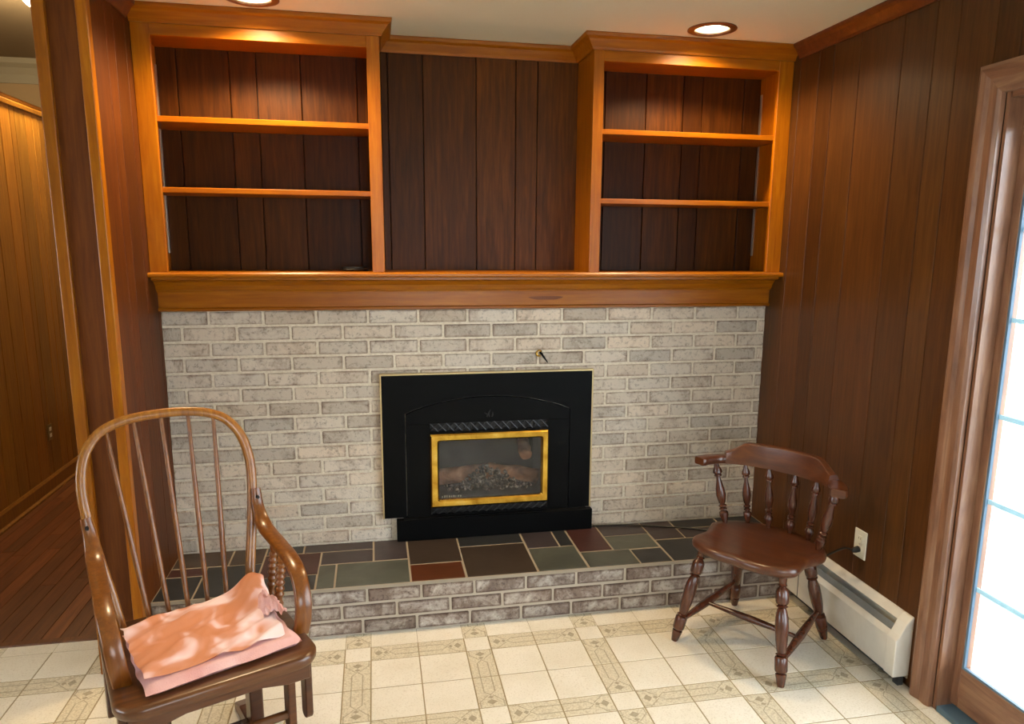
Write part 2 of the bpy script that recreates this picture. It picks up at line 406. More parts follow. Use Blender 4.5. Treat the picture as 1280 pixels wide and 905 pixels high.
# ------------------------------------------------------------------ raised hearth
hearth = thing('fireplace_hearth', 'raised hearth of brick topped with mixed slate tiles', 'hearth', (0, 0, 0))
obj('hearth_core', MB().box(.001, W-.001, -HD+.004, -.003, 0, HZ-.016), MORTAR_H, hearth)
obj('grout_bed', MB().box(.001, W-.001, -HD+.001, -.003, HZ-.016, HZ-.002), GROUT, hearth)
for i, jx in enumerate((1.4793, 1.4793-BL*.46, 1.4793-.02)):
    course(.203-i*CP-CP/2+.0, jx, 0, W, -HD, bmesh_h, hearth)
GG, DK, PU, RD, BR, RU = '#50524a', '#2f3032', '#423a3c', '#452824', '#3f332b', '#562a13'
SL = [(0,.231,0,.16,BR),(0,.146,.165,.245,RD),(0,.148,.245,.455,DK),(.148,.373,.165,.455,DK),(.231,.373,0,.165,BR),(.373,.536,0,.085,DK),(.536,.844,0,.09,PU),
 (.373,.616,.088,.315,RD),(.373,.612,.315,.455,DK),(.616,.844,.09,.225,PU),(.844,.996,0,.223,PU),(.612,.688,.228,.455,GG),(.688,.996,.225,.455,GG),
 (.996,1.23,0,.29,BR),(.996,1.226,.29,.455,RU),(1.23,1.533,0,.14,DK),(1.228,1.533,.14,.455,BR),(1.535,1.688,0,.213,PU),(1.688,1.757,0,.213,DK),(1.535,1.757,.213,.455,GG),
 (1.759,1.919,0,.291,RD),(1.92,2.147,0,.138,PU),(1.92,2.143,.138,.298,GG),(1.76,1.994,.296,.455,GG),(1.994,2.146,.302,.455,DK),(2.147,2.304,0,.218,PU),
 (2.147,2.552,.22,.455,DK),(2.304,2.545,0,.105,DK),(2.304,2.55,.105,.22,PU),(2.547,W,0,.22,DK),(2.552,W,.22,.455,GG)]
for x0, x1, y0, y1, c in SL:
    c = lin(c); v = random.uniform(.9, 1.1)
    obj('slate_tile', MB().box(x0+.004, x1-.004, -y1+.004, -y0-.005, HZ-.016, HZ+random.uniform(-.001, .001)), SLATE, hearth, .0015, color=(c[0]*v, c[1]*v, c[2]*v, 1))

# ------------------------------------------------------------------ panelled walls
def boards(parent, edges, fixed, axis, z0, z1, mat, depth, gap=.004, lo=.75, hi=1.2, zf=None, tints=None):
    """vertical tongue-and-groove boards; axis 'x': boards side by side along x, face at y=fixed looking to -y; 'y': along y, face at x=fixed (depth signed)"""
    for k, (a, b) in enumerate(zip(edges[:-1], edges[1:])):
        a, b = min(a, b), max(a, b); zz0, zz1 = (z0, z1) if zf is None else zf((a+b)/2)
        f0, f1 = sorted((fixed, fixed+depth))
        mb = MB().box(a+gap/2, b-gap/2, f0, f1, zz0, zz1) if axis == 'x' else MB().box(f0, f1, a+gap/2, b-gap/2, zz0, zz1)
        t = tint(lo, hi, .06) if tints is None else (tints[k % len(tints)],)*3+(1,)
        obj('panel_board', mb, mat, parent, .0016, color=t)
GROOVE = plain('groove_dark', '#1c0d06', .7)
wback = struct('wall_back', MB().box(-.06, W+.06, YR+.014, .3, 1.40, CEIL), GROOVE, 'dark walnut board wall above the mantel', 'wall')
ed = [0, .097, .305, .414, .595, .83, .93, .962, 1.115, 1.354, 1.536, 1.637, 1.83, 1.96, 2.161, 2.347, 2.444, 2.658, W]
boards(wback, ed, YR, 'x', 1.44, CEIL, W_WALNUT, .015, tints=[.75,.75,.9,.95,.8,.7,.75,.85,1.05,1.3,1.15,1.2,.65,.7,.95,.78,.85,.7])
DY0, DY1, DTOP = -1.315, -3.05, 2.05
wr = struct('wall_right', MB().box(W+.013, W+.12, DY0, .3, 0, CEIL).box(W+.013, W+.12, YF, DY1, 0, CEIL).box(W+.013, W+.12, DY1, DY0, DTOP, CEIL), GROOVE, 'brown board wall beside the glazed patio door', 'wall')
ed = [.15, .01, -.16, -.305, -.41, -.583, -.825, -.985, -1.09, -1.245, -1.34]
while ed[-1] > YF+.2: ed.append(ed[-1]-random.choice((.1, .15, .2, .24)))
ed.append(YF)
boards(wr, ed, W, 'y', 0, CEIL, W_PANEL, .014, gap=.003, zf=lambda y: (DTOP+.06, CEIL) if DY1-.06 < y < DY0+.06 else (0, CEIL), lo=.75, hi=1.15)
# partition beside the doorway
wl_ = struct('wall_left', MB().box(-.125, -.014, -.55, .3, 0, CEIL), GROOVE, 'russet board partition between bookcase and hall doorway', 'wall')
boards(wl_, [.15, -.03, -.17, -.30, -.385, -.535], 0, 'y', 0, CEIL, W_PART, -.015, lo=.85, hi=1.15, gap=.002)
obj('end_board', MB().box(-.118, -.022, -.562, -.549, 0, CEIL), W_PART, wl_, color=(1.3, 1.35, 1.35, 1))
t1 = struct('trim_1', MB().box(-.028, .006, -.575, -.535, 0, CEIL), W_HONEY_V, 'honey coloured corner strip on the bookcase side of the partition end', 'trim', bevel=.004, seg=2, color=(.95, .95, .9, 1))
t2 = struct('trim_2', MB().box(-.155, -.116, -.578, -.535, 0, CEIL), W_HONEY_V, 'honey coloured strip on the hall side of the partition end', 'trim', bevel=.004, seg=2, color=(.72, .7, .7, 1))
struct('wall_doorway', MB().box(XL, -1.165, -.325, -.18, 0, 3.07).box(-1.165, -.06, -.3, -.18, CEIL, 3.07), TAN, 'wall around the hall doorway', 'wall')
# rest of the shell
FWX0, FWX1, FWZ0, FWZ1 = .9, 2.35, .95, 2.15
struct('wall_front', MB().box(XL, FWX0, YF-.1, YF, 0, CEIL).box(FWX1, W+.12, YF-.1, YF, 0, CEIL).box(FWX0, FWX1, YF-.1, YF, 0, FWZ0).box(FWX0, FWX1, YF-.1, YF, FWZ1, CEIL), TAN, 'tan wall with a wide window facing the fireplace', 'wall')
LWY0, LWY1, LWZ0, LWZ1 = -3.6, -1.2, .9, 2.1
struct('wall_kitchen', MB().box(XL-.1, XL, YF, LWY0, 0, CEIL).box(XL-.1, XL, LWY1, 4.2, 0, 3.07).box(XL-.1, XL, LWY0, LWY1, 0, LWZ0).box(XL-.1, XL, LWY0, LWY1, LWZ1, CEIL), TAN, 'tan wall with a window opposite the patio door', 'wall')
def window(name, cx, label, along, a0, a1, z0, z1, f):
    mb = MB(); t = .05
    def bx(p0, p1, q0, q1):
        mb.box(p0, p1, f-.03, f+.03, q0, q1) if along == 'x' else mb.box(f-.03, f+.03, p0, p1, q0, q1)
    bx(a0, a0+t, z0, z1); bx(a1-t, a1, z0, z1); bx(a0+t, a1-t, z0, z0+t); bx(a0+t, a1-t, z1-t, z1); bx((a0+a1)/2-.02, (a0+a1)/2+.02, z0+t, z1-t)
    w = struct(name, mb, CROWN_W, label, 'window')
    g = MB(); g.box(a0+t, a1-t, f-.003, f+.003, z0+t, z1-t) if along == 'x' else g.box(f-.003, f+.003, a0+t, a1-t, z0+t, z1-t)
    obj('pane', g, GLASS, w)
window('window_1', 0, 'wide window in the wall facing the fireplace', 'x', FWX0, FWX1, FWZ0, FWZ1, YF-.05)
window('window_2', 0, 'window opposite the patio door', 'y', LWY0, LWY1, LWZ0, LWZ1, XL-.05)
def portal(loc, rot, sx, sy):
    d = bpy.data.lights.new('daylight_portal', 'AREA'); d.shape = 'RECTANGLE'; d.size = sx; d.size_y = sy; d.cycles.is_portal = True
    o = bpy.data.objects.new('daylight_portal', d); C.objects.link(o); o.location = loc; o.rotation_euler = rot
portal(((FWX0+FWX1)/2, YF-.12, (FWZ0+FWZ1)/2), (math.pi/2, 0, math.pi), FWX1-FWX0, FWZ1-FWZ0)
portal((XL-.12, (LWY0+LWY1)/2, (LWZ0+LWZ1)/2), (math.pi/2, 0, math.pi/2), LWY1-LWY0, LWZ1-LWZ0)
portal((W+.14, (DY0+DY1)/2, DTOP/2), (math.pi/2, 0, -math.pi/2), DY0-DY1, DTOP)
struct('ground_outside', MB().box(-14, 16, -16, 10, -.4, -.2), plain('pale_paving', '#b9b6ae', .9), 'pale paving outside the windows', 'ground')

# hall
whl = struct('wall_hall', MB().box(-1.30, -1.194, -.3, 3.99, 0, 2.36), GROOVE, 'varnished board wall of the hall beyond the doorway', 'wall')
ed = [-.3]; 
while ed[-1] < .9: ed.append(ed[-1]+random.choice((.13, .17, .2)))
ed += [1.13, 1.267, 1.397, 1.556, 1.683, 1.745, 1.885, 1.98, 2.06, 2.25, 2.4, 2.6, 2.75, 2.95, 3.1, 3.3, 3.5, 3.65, 3.99]
boards(whl, ed, -1.18, 'y', 0, 2.36, W_HALL, -.015, gap=.006, lo=.85, hi=1.15)
obj('cap_rail', MB().sweep([(-.02, 2.352), (.018, 2.352), (.024, 2.372), (.012, 2.385), (.03, 2.4), (-.02, 2.4)], [(-1.18, 3.98, 0), (-1.18, -.3, 0)]), W_HALL, whl)
struct('baseboard_hall', MB().sweep([(0, 0), (.03, 0), (.03, .012), (.016, .02), (.016, .09), (.006, .105), (0, .105)], [(-1.18, 3.98, 0), (-1.18, -.28, 0)]), W_HALL, 'stained baseboard along the hall board wall', 'baseboard', color=(.85, .8, .8, 1))
struct('wall_hall_far', MB().box(-3.2, -.06, 4.0, 4.1, 0, 3.07), TAN, 'tan wall at the end of the hall under white crown moulding', 'wall')
struct('trim_hall', MB().sweep([(0, 2.88), (.015, 2.88), (.02, 2.95), (.05, 3.0), (.09, 3.03), (.1, 3.07), (0, 3.07)], [(-.06, 4.0, 0), (-3.2, 4.0, 0)]), CROWN_W, 'white crown moulding at the end of the hall', 'trim')
struct('wall_hall_right', MB().box(-.124, -.06, .3, 4.0, 0, 3.07).box(-.124, -.06, -.3, .3, CEIL+.001, 3.07), TAN, 'hall wall behind the chimney', 'wall')
g = thing('ceiling_globe_light', 'lit white globe lamp on the hall ceiling', 'ceiling light', (-.965, 1.76, 3.07))
obj('canopy', MB().lathe((0, 0, -.03), (0, 0, 0), [(0, .07), (.5, .075), (1, .075)], 20), BRONZE, g, smooth=True)
obj('globe', MB().lathe((0, 0, -.2), (0, 0, -.02), [(k/10, max(.004, .11*math.sin(math.pi*min(.97, k/10)))) for k in range(11)], 20), GLOBE, g, smooth=True)
d = bpy.data.lights.new('hall_lamp', 'POINT'); d.energy = HALL_W; d.color = (1, .78, .48); d.shadow_soft_size = .1
o = bpy.data.objects.new('hall_lamp', d); C.objects.link(o); o.parent = g; o.location = (0, 0, -.36)

# ------------------------------------------------------------------ mantel
man = thing('mantel_shelf', 'long honey maple mantel with moulded front above the brickwork', 'mantel', (0, 0, 1.3))
obj('shelf_board', MB().sweep([(0, .14), (-.255, .14), (-.285, .142), (-.29, .148), (-.29, .156), (-.285, .162), (0, .162)], [(0, YR, 0), (W, YR, 0)]), W_HONEY_H, man, color=(1.05, 1.02, .95, 1))
obj('cove_moulding', MB().sweep([(0, .075), (-.034, .075), (-.036, .083), (-.042, .086), (-.05, .105), (-.07, .122), (-.1, .13), (-.1, .14), (0, .14)], [(0, 0, 0), (W, 0, 0)]), W_HONEY_H, man, color=(.92, .9, .85, 1))
obj('apron_board', MB().box(.0, W, -.026, -.002, .004, .078), W_HONEY_H, man, .002, color=(.95, .9, .85, 1))
obj('bottom_bead', MB().sweep([(0, -.004), (-.028, -.004), (-.034, 0), (-.034, .007), (-.03, .012), (0, .012)], [(0, 0, 0), (W, 0, 0)]), W_HONEY_H, man, color=(.8, .75, .7, 1))
obj('knot', MB().prism([(1.648+.075*math.cos(t)*(1+.2*math.sin(3*t)), .043+.0105*math.sin(t)*(1+.25*math.cos(2*t))) for t in [k*math.pi/9 for k in range(18)]], -.0264, -.0258, 'y'), W_HONEY_H, man, color=(.5, .4, .35, 1))

# ------------------------------------------------------------------ bookcases
def bookcase(label, x0, x1, sl, sr, shelves, std, stdx):
    z0 = 1.462; b = thing('bookcase', label, 'bookcase', (0, 0, z0)); H = CEIL-z0
    obj('stile', MB().box(x0+.0005, sl, YB, YB+.02, 0, H-.003), W_HONEY_V, b, .0015, color=(1.0, .95, .9, 1))
    obj('stile', MB().box(sr, x1-.0005, YB, YB+.02, 0, H-.003), W_HONEY_V, b, .0015, color=(1.1, 1.05, .95, 1))
    obj('top_rail', MB().box(sl, sr, YB, YB+.02, 2.357-z0, H-.003), W_HONEY_H, b, .0015, color=(1.0, .95, .9, 1))
    for a, c in ((x0+.0005, x0+.02), (x1-.02, x1-.0005)):
        obj('side_panel', MB().box(a, c, YB+.02, YR-.001, 0, H-.003), W_HONEY_V, b, color=(.9, .82, .75, 1))
    obj('top_panel', MB().box(x0+.02, x1-.02, YB+.02, YR-.001, 2.372-z0, 2.39-z0), W_HONEY_H, b, color=(.68, .66, .6, 1))
    for za, zb in shelves:
        obj('shelf', MB().box(x0+.022, x1-.022, YB+.012, YR-.003, za-z0, zb-z0), W_HONEY_H, b, .002, color=(1.0, .9, .8, 1))
    for xs in (x0+.02, x1-.0235):
        for yy in (.134, -.045):
            obj('shelf_standard', MB().box(xs, xs+.0035, yy-.008, yy+.008, 1.535-z0, 2.3-z0), STEEL, b)
    return b
bookcase('honey maple bookcase with three shelf bays beside the hall partition', 0, .928, .068, .8755, [(2.044, 2.066), (1.775, 1.796)], None, 0)
bookcase('honey maple bookcase with three shelf bays beside the brown board wall', 1.826, W, 1.873, 2.691, [(2.059, 2.081), (1.764, 1.786)], None, 0)
CROWN = [(0, -.062), (-.008, -.062), (-.012, -.052), (-.022, -.04), (-.034, -.024), (-.046, -.016), (-.05, -.006), (-.05, -.0008), (0, -.0008)]
struct('trim_3', MB().sweep(CROWN, [(.0, YB, CEIL), (.928, YB, CEIL), (.928, YR, CEIL), (1.826, YR, CEIL), (1.826, YB, CEIL), (W, YB, CEIL)]), W_HONEY_H, 'honey maple crown moulding stepping around both bookcase tops', 'crown moulding', color=(.95, .9, .85, 1))
struct('trim_4', MB().sweep([(o*.8, z) for o, z in CROWN], [(W, YB-.05, CEIL), (W, YF, CEIL)]), W_CHERRY_H, 'reddish crown moulding along the brown board wall', 'crown moulding', color=(1.5, 1.4, 1.2, 1))
struct('trim_5', MB().sweep([(o*.8, z) for o, z in CROWN], [(0, -.535, CEIL), (0, YB-.05, CEIL)]), W_CHERRY_H, 'reddish crown moulding along the russet partition', 'crown moulding', color=(1.5, 1.4, 1.2, 1))
cb = thing('coiled_cable', 'small black cable lying on the mantel inside the bookcase by the partition', 'cable', (.80, .0, 1.462))
obj('cable_loop', MB().tube([(.055*math.cos(t)*(1-.01*t), .03*math.sin(t), .004+.0012*t) for t in [k*.4 for k in range(34)]], .0035, 6), RUBBER, cb, smooth=True)

# ------------------------------------------------------------------ recessed lights
for k, (cx, cy) in enumerate(CANS):
    L = thing('recessed_light', ['lit recessed ceiling light over the bookcase beside the partition', 'lit recessed ceiling light over the bookcase beside the brown board wall'][k], 'ceiling light', (cx, cy, CEIL), group='recessed ceiling lights')
    obj('trim_ring', MB().loft([[(r*math.cos(2*math.pi*j/40), r*math.sin(2*math.pi*j/40), z) for j in range(40)] for r, z in ((.1, -.0005), (.1, -.004), (.085, -.009), (.072, -.006), (.07, -.0005), (.07, .001))], closed=True), BRONZE, L, smooth=True)
    obj('can', MB().loft([[(r*math.cos(2*math.pi*j/32), r*math.sin(2*math.pi*j/32), z) for j in range(32)] for r, z in ((.071, 0), (.071, .12), (.02, .125))], caps=False), plain('can_reflector', '#d8c9a8', .3), L, smooth=True)
    obj('bulb', MB().lathe((0, 0, .012), (0, 0, .12), [(0, .02), (.03, .045), (.12, .056), (.3, .056), (.6, .035), (1, .018)], 24), BULB, L, smooth=True)
    d = bpy.data.lights.new('can_lamp', 'SPOT'); d.energy = CAN_W*(2.2 if k == 0 else 1.5); d.color = WARM; d.spot_size = math.radians(150); d.spot_blend = .6; d.shadow_soft_size = .05
    o = bpy.data.objects.new('can_lamp', d); C.objects.link(o); o.parent = L; o.location = (0, 0, -.012)

# ------------------------------------------------------------------ fireplace insert
fp = thing('fireplace_insert', 'black gas fireplace insert with brass framed glass and logs', 'fireplace', (1.39, -.02, HZ))
def fpx(x): return x-1.39
def fbox(x0, x1, y0, y1, z0, z1, mb=None): return (mb or MB()).box(fpx(x0), fpx(x1), y0+.02, y1+.02, z0-HZ, z1-HZ)
P0, P1, PZ0, PZ1 = .898, 1.879, .327, 1.0
s = MB(); fbox(P0, 1.0, -.022, -.003, PZ0, PZ1, s); fbox(1.776, P1, -.022, -.003, PZ0, PZ1, s); fbox(1.0, 1.776, -.022, -.003, .905, PZ1, s)
obj('surround_panel', s, BLACK, fp)
arch = [(1.0+.776*k/16, .822+.073*math.sin(math.pi*k/16)**.8) for k in range(17)]
obj('arch_panel', MB().prism([(fpx(x), z-HZ) for x, z in arch]+[(fpx(1.776), .906-HZ), (fpx(1.0), .906-HZ)], -.002, .017, 'y'), BLACK, fp)
s = MB(); af = [(1.004+.768*k/16, .818+.073*math.sin(math.pi*k/16)**.8) for k in range(17)]
pts = [(fpx(x), z-HZ) for x, z in af]+[(fpx(1.772), .772-HZ), (fpx(1.004), .772-HZ)]
s.prism(pts, -.005, .015, 'y'); fbox(1.004, 1.112, -.025, -.003, .327, .772, s); fbox(1.67, 1.772, -.025, -.003, .327, .772, s)
fbox(1.112, 1.67, -.025, -.003, .723, .733, s); fbox(1.112, 1.67, -.025, -.003, .327, .334, s); fbox(1.112, 1.67, -.025, -.003, .366, .374, s)
obj('face_plate', s, BLACK, fp, .001)
def lattice(z0, z1, name):
    s = MB(); n = 15; x0, x1 = 1.112, 1.67; p = (x1-x0)/n
    for k in range(n):
        for a, b in ((k, k+1), (k+1, k)):
            s.tube([(fpx(x0+a*p), .0, z0-HZ), (fpx(x0+b*p), .0, z1-HZ)], .0027, 5)
    obj(name, s, plain('grille_iron', '#2c2c2e', .35, .4), fp); g = fbox(1.112, 1.67, -.007, -.004, z0, z1); obj('grille_backing', g, BLACK_M, fp)
lattice(.733, .772, 'lattice_grille'); lattice(.334, .366, 'lattice_grille')
gl = MB(); e = .007
fbox(P0-e, P0, -.026, -.002, PZ0, PZ1+e, gl); fbox(P1, P1+e, -.026, -.002, PZ0, PZ1+e, gl); fbox(P0, P1, -.026, -.002, PZ1, PZ1+e, gl)
obj('edge_trim', gl, GILT, fp)
pl = MB(); fbox(.953, 1.893, -.036, -.003, HZ+.001, .318, pl); fbox(.985, 1.862, -.034, -.003, .318, .327, pl)
obj('plinth', pl, BLACK, fp, .002)
def rrect(x0, x1, z0, z1, r, n=5):
    out = []
    for cx, cz, a in ((x1-r, z1-r, 0), (x0+r, z1-r, 90), (x0+r, z0+r, 180), (x1-r, z0+r, 270)):
        out += [(cx+r*math.cos(math.radians(a+90*k/n)), cz+r*math.sin(math.radians(a+90*k/n))) for k in range(n+1)]
    return out
o_, i_ = rrect(1.112, 1.669, .374, .724, .002), rrect(1.150, 1.635, .408, .690, .012)
R3 = lambda pts, y: [(fpx(x), y+.02, z-HZ) for x, z in pts]
obj('brass_frame', MB().loft([R3(o_, -.024), R3(o_, -.04), R3(rrect(1.118, 1.663, .38, .718, .003), -.046), R3(rrect(1.143, 1.642, .401, .697, .011), -.046), R3(i_, -.038), R3(i_, -.02), R3(o_, -.02)], closed=True), BRASS, fp, smooth=.5)
obj('pane', MB().prism([(fpx(x), z-HZ) for x, z in i_], -.014, -.01, 'y'), SOOT_GLASS, fp)
LIN_M = Mat('firebox_lining', .9); _v = LIN_M.coords(rnd=False)
LIN_M.col(LIN_M.ramp(LIN_M.noise(_v, 6, 4, .5), [(.35, '#2b2b29'), (.55, '#42413d'), (.75, '#5d5a54')])); LIN_M = LIN_M.m
fb = MB(); B0, B1, BZ0, BZ1, BY = 1.115, 1.668, .378, .722, .27
fbox(B0, B0+.01, .0, BY, BZ0, BZ1, fb); fbox(B1-.01, B1, .0, BY, BZ0, BZ1, fb); fbox(B0, B1, BY, BY+.01, BZ0, BZ1, fb); fbox(B0, B1, .0, BY, BZ0-.01, BZ0+.028, fb); fbox(B0, B1, .0, BY, BZ1, BZ1+.01, fb)
obj('firebox', fb, LIN_M, fp)
LOG = Mat('ceramic_log', .95); _v = LOG.coords((1, 1, 1)); _a = LOG.noise(_v, 14, 5, .8)
LOG.col(LOG.ramp(_a, [(.3, '#4d3325'), (.5, '#8f6448'), (.75, '#b98d6d')])).bump(_a, .8, .01); LOG = LOG.m
for p, q, r in (((1.145, .16, .452), (1.42, .18, .47), .042), ((1.40, .15, .485), (1.65, .10, .455), .036), ((1.60, .24, .60), (1.583, .085, .572), .031)):
    P_, Q_ = Vector((fpx(p[0]), p[1]+.02, p[2]-HZ)), Vector((fpx(q[0]), q[1]+.02, q[2]-HZ))
    obj('log', MB().lathe(P_, Q_, [(0, r*.82), (.04, r), (.3, r*.93), (.6, r*1.05), (.85, r*.95), (.97, r), (1, r*.82)], 12), LOG, fp, jitter=.0035, smooth=True)
em = MB()
for k in range(330):
    x = random.gauss(1.41, .085); y = random.uniform(.05, .17); h = max(0, .1*(1-((x-1.41)/.17)**2))*random.random(); r = random.uniform(.006, .013)
    c = Vector((fpx(x), y+.02, .41+h-HZ)); em.lathe(c-Vector((0, 0, r)), c+Vector((0, 0, r)), [(0, r*.3), (.3, r*random.uniform(.7, 1.1)), (.7, r*random.uniform(.7, 1.1)), (1, r*.3)], 5)
EMB = Mat('ember_rock', .95); EMB.col(EMB.ramp(EMB.noise(EMB.coords(rnd=False), 55, 2), [(.35, '#1f1a17'), (.52, '#54483f'), (.68, '#b0a597')])); EMB = EMB.m
o = obj('ember_bed', em, EMB, fp); o['kind'] = 'stuff'
fm = MB()
for dx, h, b in ((-.012, .02, .004), (0, .034, -.004), (.012, .022, .004)):
    fm.strip([(fpx(1.388+dx), -.006, .795-HZ), (fpx(1.388+dx+b), -.006, .795+h*.5-HZ), (fpx(1.388+dx*1.6-b), -.006, .795+h-HZ)], (1, 0, 0), [.005, .007, .002], [.003, .003, .002])
obj('flame_emblem', fm, BLACK_M, fp)
mk = MB(); 
for k in range(9): mk.box(fpx(1.163+k*.0105), fpx(1.163+k*.0105+random.uniform(.003, .007)), -.0152, -.0148, .418-HZ, .418-HZ+random.uniform(.007, .012))
o = obj('maker_mark', mk, plain('worn_gilt_print', '#8c8570', .6), fp); o['label'] = 'worn pale lettering on the glass, too faint to read'

# hook on the brickwork
hk = thing('brick_hook', 'small metal hook on the bricks above the fireplace', 'hook', (1.628, -.004, 1.086))
obj('hook_eye', MB().tube([(-.004+.013*math.cos(t), -.008, .013*math.sin(t)) for t in [.6+k*.42 for k in range(12)]], .004, 6), BRASS, hk, smooth=True)
obj('shank', MB().tube([(0, -.002, .004), (.004, -.014, 0), (.016, -.016, -.018), (.036, -.012, -.044)], [.004, .0055, .005, .002], 6), BLACK, hk, smooth=True)

# ------------------------------------------------------------------ patio door
XD = W+.055
dr = thing('door_1', 'glazed wooden patio door with white blinds and thin grille bars', 'door', (XD, (DY0+DY1)/2, 0), kind='structure')
yc = (DY0+DY1)/2; ya, yb = DY1-yc, DY0-yc
D = lambda x0, x1, y0, y1, z0, z1: MB().box(x0, x1, y0, y1, z0, z1)
obj('jamb', D(-.055, .04, yb-.012, yb, 0, DTOP), W_CASING, dr); obj('jamb', D(-.055, .06, ya, ya+.02, 0, DTOP), W_CASING, dr); obj('head_jamb', D(-.055, .06, ya+.02, yb-.02, DTOP-.02, DTOP), W_CASING_H, dr)
obj('threshold', MB().box(-.06, .06, ya+.02, yb-.02, 0, .022), plain('sill_metal', '#4f6a7c', .4, .2), dr, .003)
mid = (ya+yb)/2
for k, (p0, p1) in enumerate(((mid-.02, yb-.012), (ya+.02, mid-.02))):
    xx = 0 if k == 0 else .012
    obj('stile', D(xx, xx+.04, p1-.032, p1, .024, DTOP-.02), W_CASING, dr, .002); obj('stile', D(xx, xx+.04, p0, p0+.06, .024, DTOP-.02), W_CASING, dr, .002)
    obj('bottom_rail', D(xx, xx+.04, p0+.06, p1-.032, .024, .17), W_CASING_H, dr, .002); obj('top_rail', D(xx, xx+.04, p0+.06, p1-.032, DTOP-.1, DTOP-.02), W_CASING_H, dr, .002)
    ga, gb = p0+.06, p1-.032
    obj('pane', D(xx+.012, xx+.015, ga, gb, .17, DTOP-.1), GLASS, dr)
    gk = MB(); t = .008
    gk.box(xx+.002, xx+.012, ga, ga+t, .17, DTOP-.1).box(xx+.002, xx+.012, gb-t, gb, .17, DTOP-.1).box(xx+.002, xx+.012, ga+t, gb-t, .17, .178).box(xx+.002, xx+.012, ga+t, gb-t, DTOP-.108, DTOP-.1)
    obj('gasket', gk, plain('blue_grey_gasket', '#58748a', .5), dr)
    for z in (.46, .77, 1.055, 1.365, 1.645):
        obj('grille_bar', D(xx+.016, xx+.022, ga, gb, z-.007, z+.007), BAR, dr)
    sl = MB(); z = .19
    while z < DTOP-.12:
        sl.add([(xx+.026, ga+.012, z), (xx+.036, ga+.012, z+.005), (xx+.036, gb-.012, z+.005), (xx+.026, gb-.012, z)], [(0, 1, 2, 3)]); z += .014
    o = obj('blind_slats', sl, SLAT, dr); o['kind'] = 'stuff'
# casing with a moulded profile, mitred at the head
prof = [(0, 0), (0, .02), (.012, .026), (.03, .024), (.045, .018), (.075, .02), (.088, .014), (.09, 0)]   # (across from the outer edge, proud of the wall)
OY, OZ = -1.222, 2.137
def casing(corner_pts, name, mat, label):
    rings = [[(W-pr-.0005, y+sy*ac, z+sz*ac) for ac, pr in prof] for y, z, sy, sz in corner_pts]
    struct(name, MB().loft(rings), mat, label, 'door casing')
casing([(OY, 0, -1, 0), (OY, OZ, -1, -1)], 'trim_6', W_CASING, 'brown door casing upright next to the baseboard heater')
casing([(OY, OZ, -1, -1), (DY1-.09, OZ, 1, -1)], 'trim_7', W_CASING_H, 'brown door casing across the head of the patio door')
casing([(DY1-.09, OZ, 1, -1), (DY1-.09, 0, 1, 0)], 'trim_8', W_CASING, 'brown door casing upright at the far side of the patio door')

# ------------------------------------------------------------------ baseboard heater
HTR = plain('grey_damper', '#8d9294', .4, .5)
ht = thing('baseboard_heater', 'cream metal baseboard heater along the brown board wall', 'heater', (W, -.82, 0))
h0, h1 = -1.19+.82, -.47+.82
obj('back_panel', D(-.006, -.001, h0+.004, h1, .03, .272), WHITE_METAL, ht)
obj('front_cover', MB().box(-.066, -.062, h0+.05, h1, .045, .184), WHITE_METAL, ht, .001)
obj('front_lip', MB().add([(-.066, h0+.05, .184), (-.052, h0+.05, .204), (-.052, h1, .204), (-.066, h1, .184), (-.064, h0+.05, .18), (-.049, h0+.05, .2), (-.049, h1, .2), (-.064, h1, .18)], [(0,1,2,3),(4,7,6,5),(0,4,5,1),(3,2,6,7),(0,3,7,4),(1,5,6,2)]), WHITE_METAL, ht, color=(.9,.85,.8,1))
obj('top_cover', MB().add([(-.03, h0+.05, .246), (-.006, h0+.05, .272), (-.006, h1, .272), (-.03, h1, .246), (-.028, h0+.05, .242), (-.006, h0+.05, .266), (-.006, h1, .266), (-.028, h1, .242)], [(0,1,2,3),(4,7,6,5),(0,4,5,1),(3,2,6,7),(0,3,7,4),(1,5,6,2)]), WHITE_METAL, ht)
obj('damper', MB().add([(-.05, h0+.05, .196), (-.036, h0+.05, .224), (-.036, h1, .224), (-.05, h1, .196), (-.046, h0+.05, .193), (-.033, h0+.05, .22), (-.033, h1, .22), (-.046, h1, .193)], [(0,1,2,3),(4,7,6,5),(0,4,5,1),(3,2,6,7),(0,3,7,4),(1,5,6,2)]), HTR, ht)
obj('end_cap', MB().prism([(-.068, .042), (-.001, .042), (-.001, .274), (-.008, .274), (-.031, .249), (-.054, .204), (-.068, .186)], h0, h0+.052, 'y'), WHITE_METAL, ht, .004, seg=2)
obj('end_foot', D(-.034, -.012, h0+.012, h0+.04, 0, .042), FIN, ht)
obj('cover_joint', D(-.0672, -.0615, h1-.09, h1-.086, .045, .184), FIN, ht)
obj('fin_tube', D(-.058, -.008, h0+.05, h1, .06, .13), FIN, ht)
obj('kick_strip', D(-.02, -.006, h0+.05, h1, 0, .045), plain('kick_dark', '#3b474c', .6), ht)

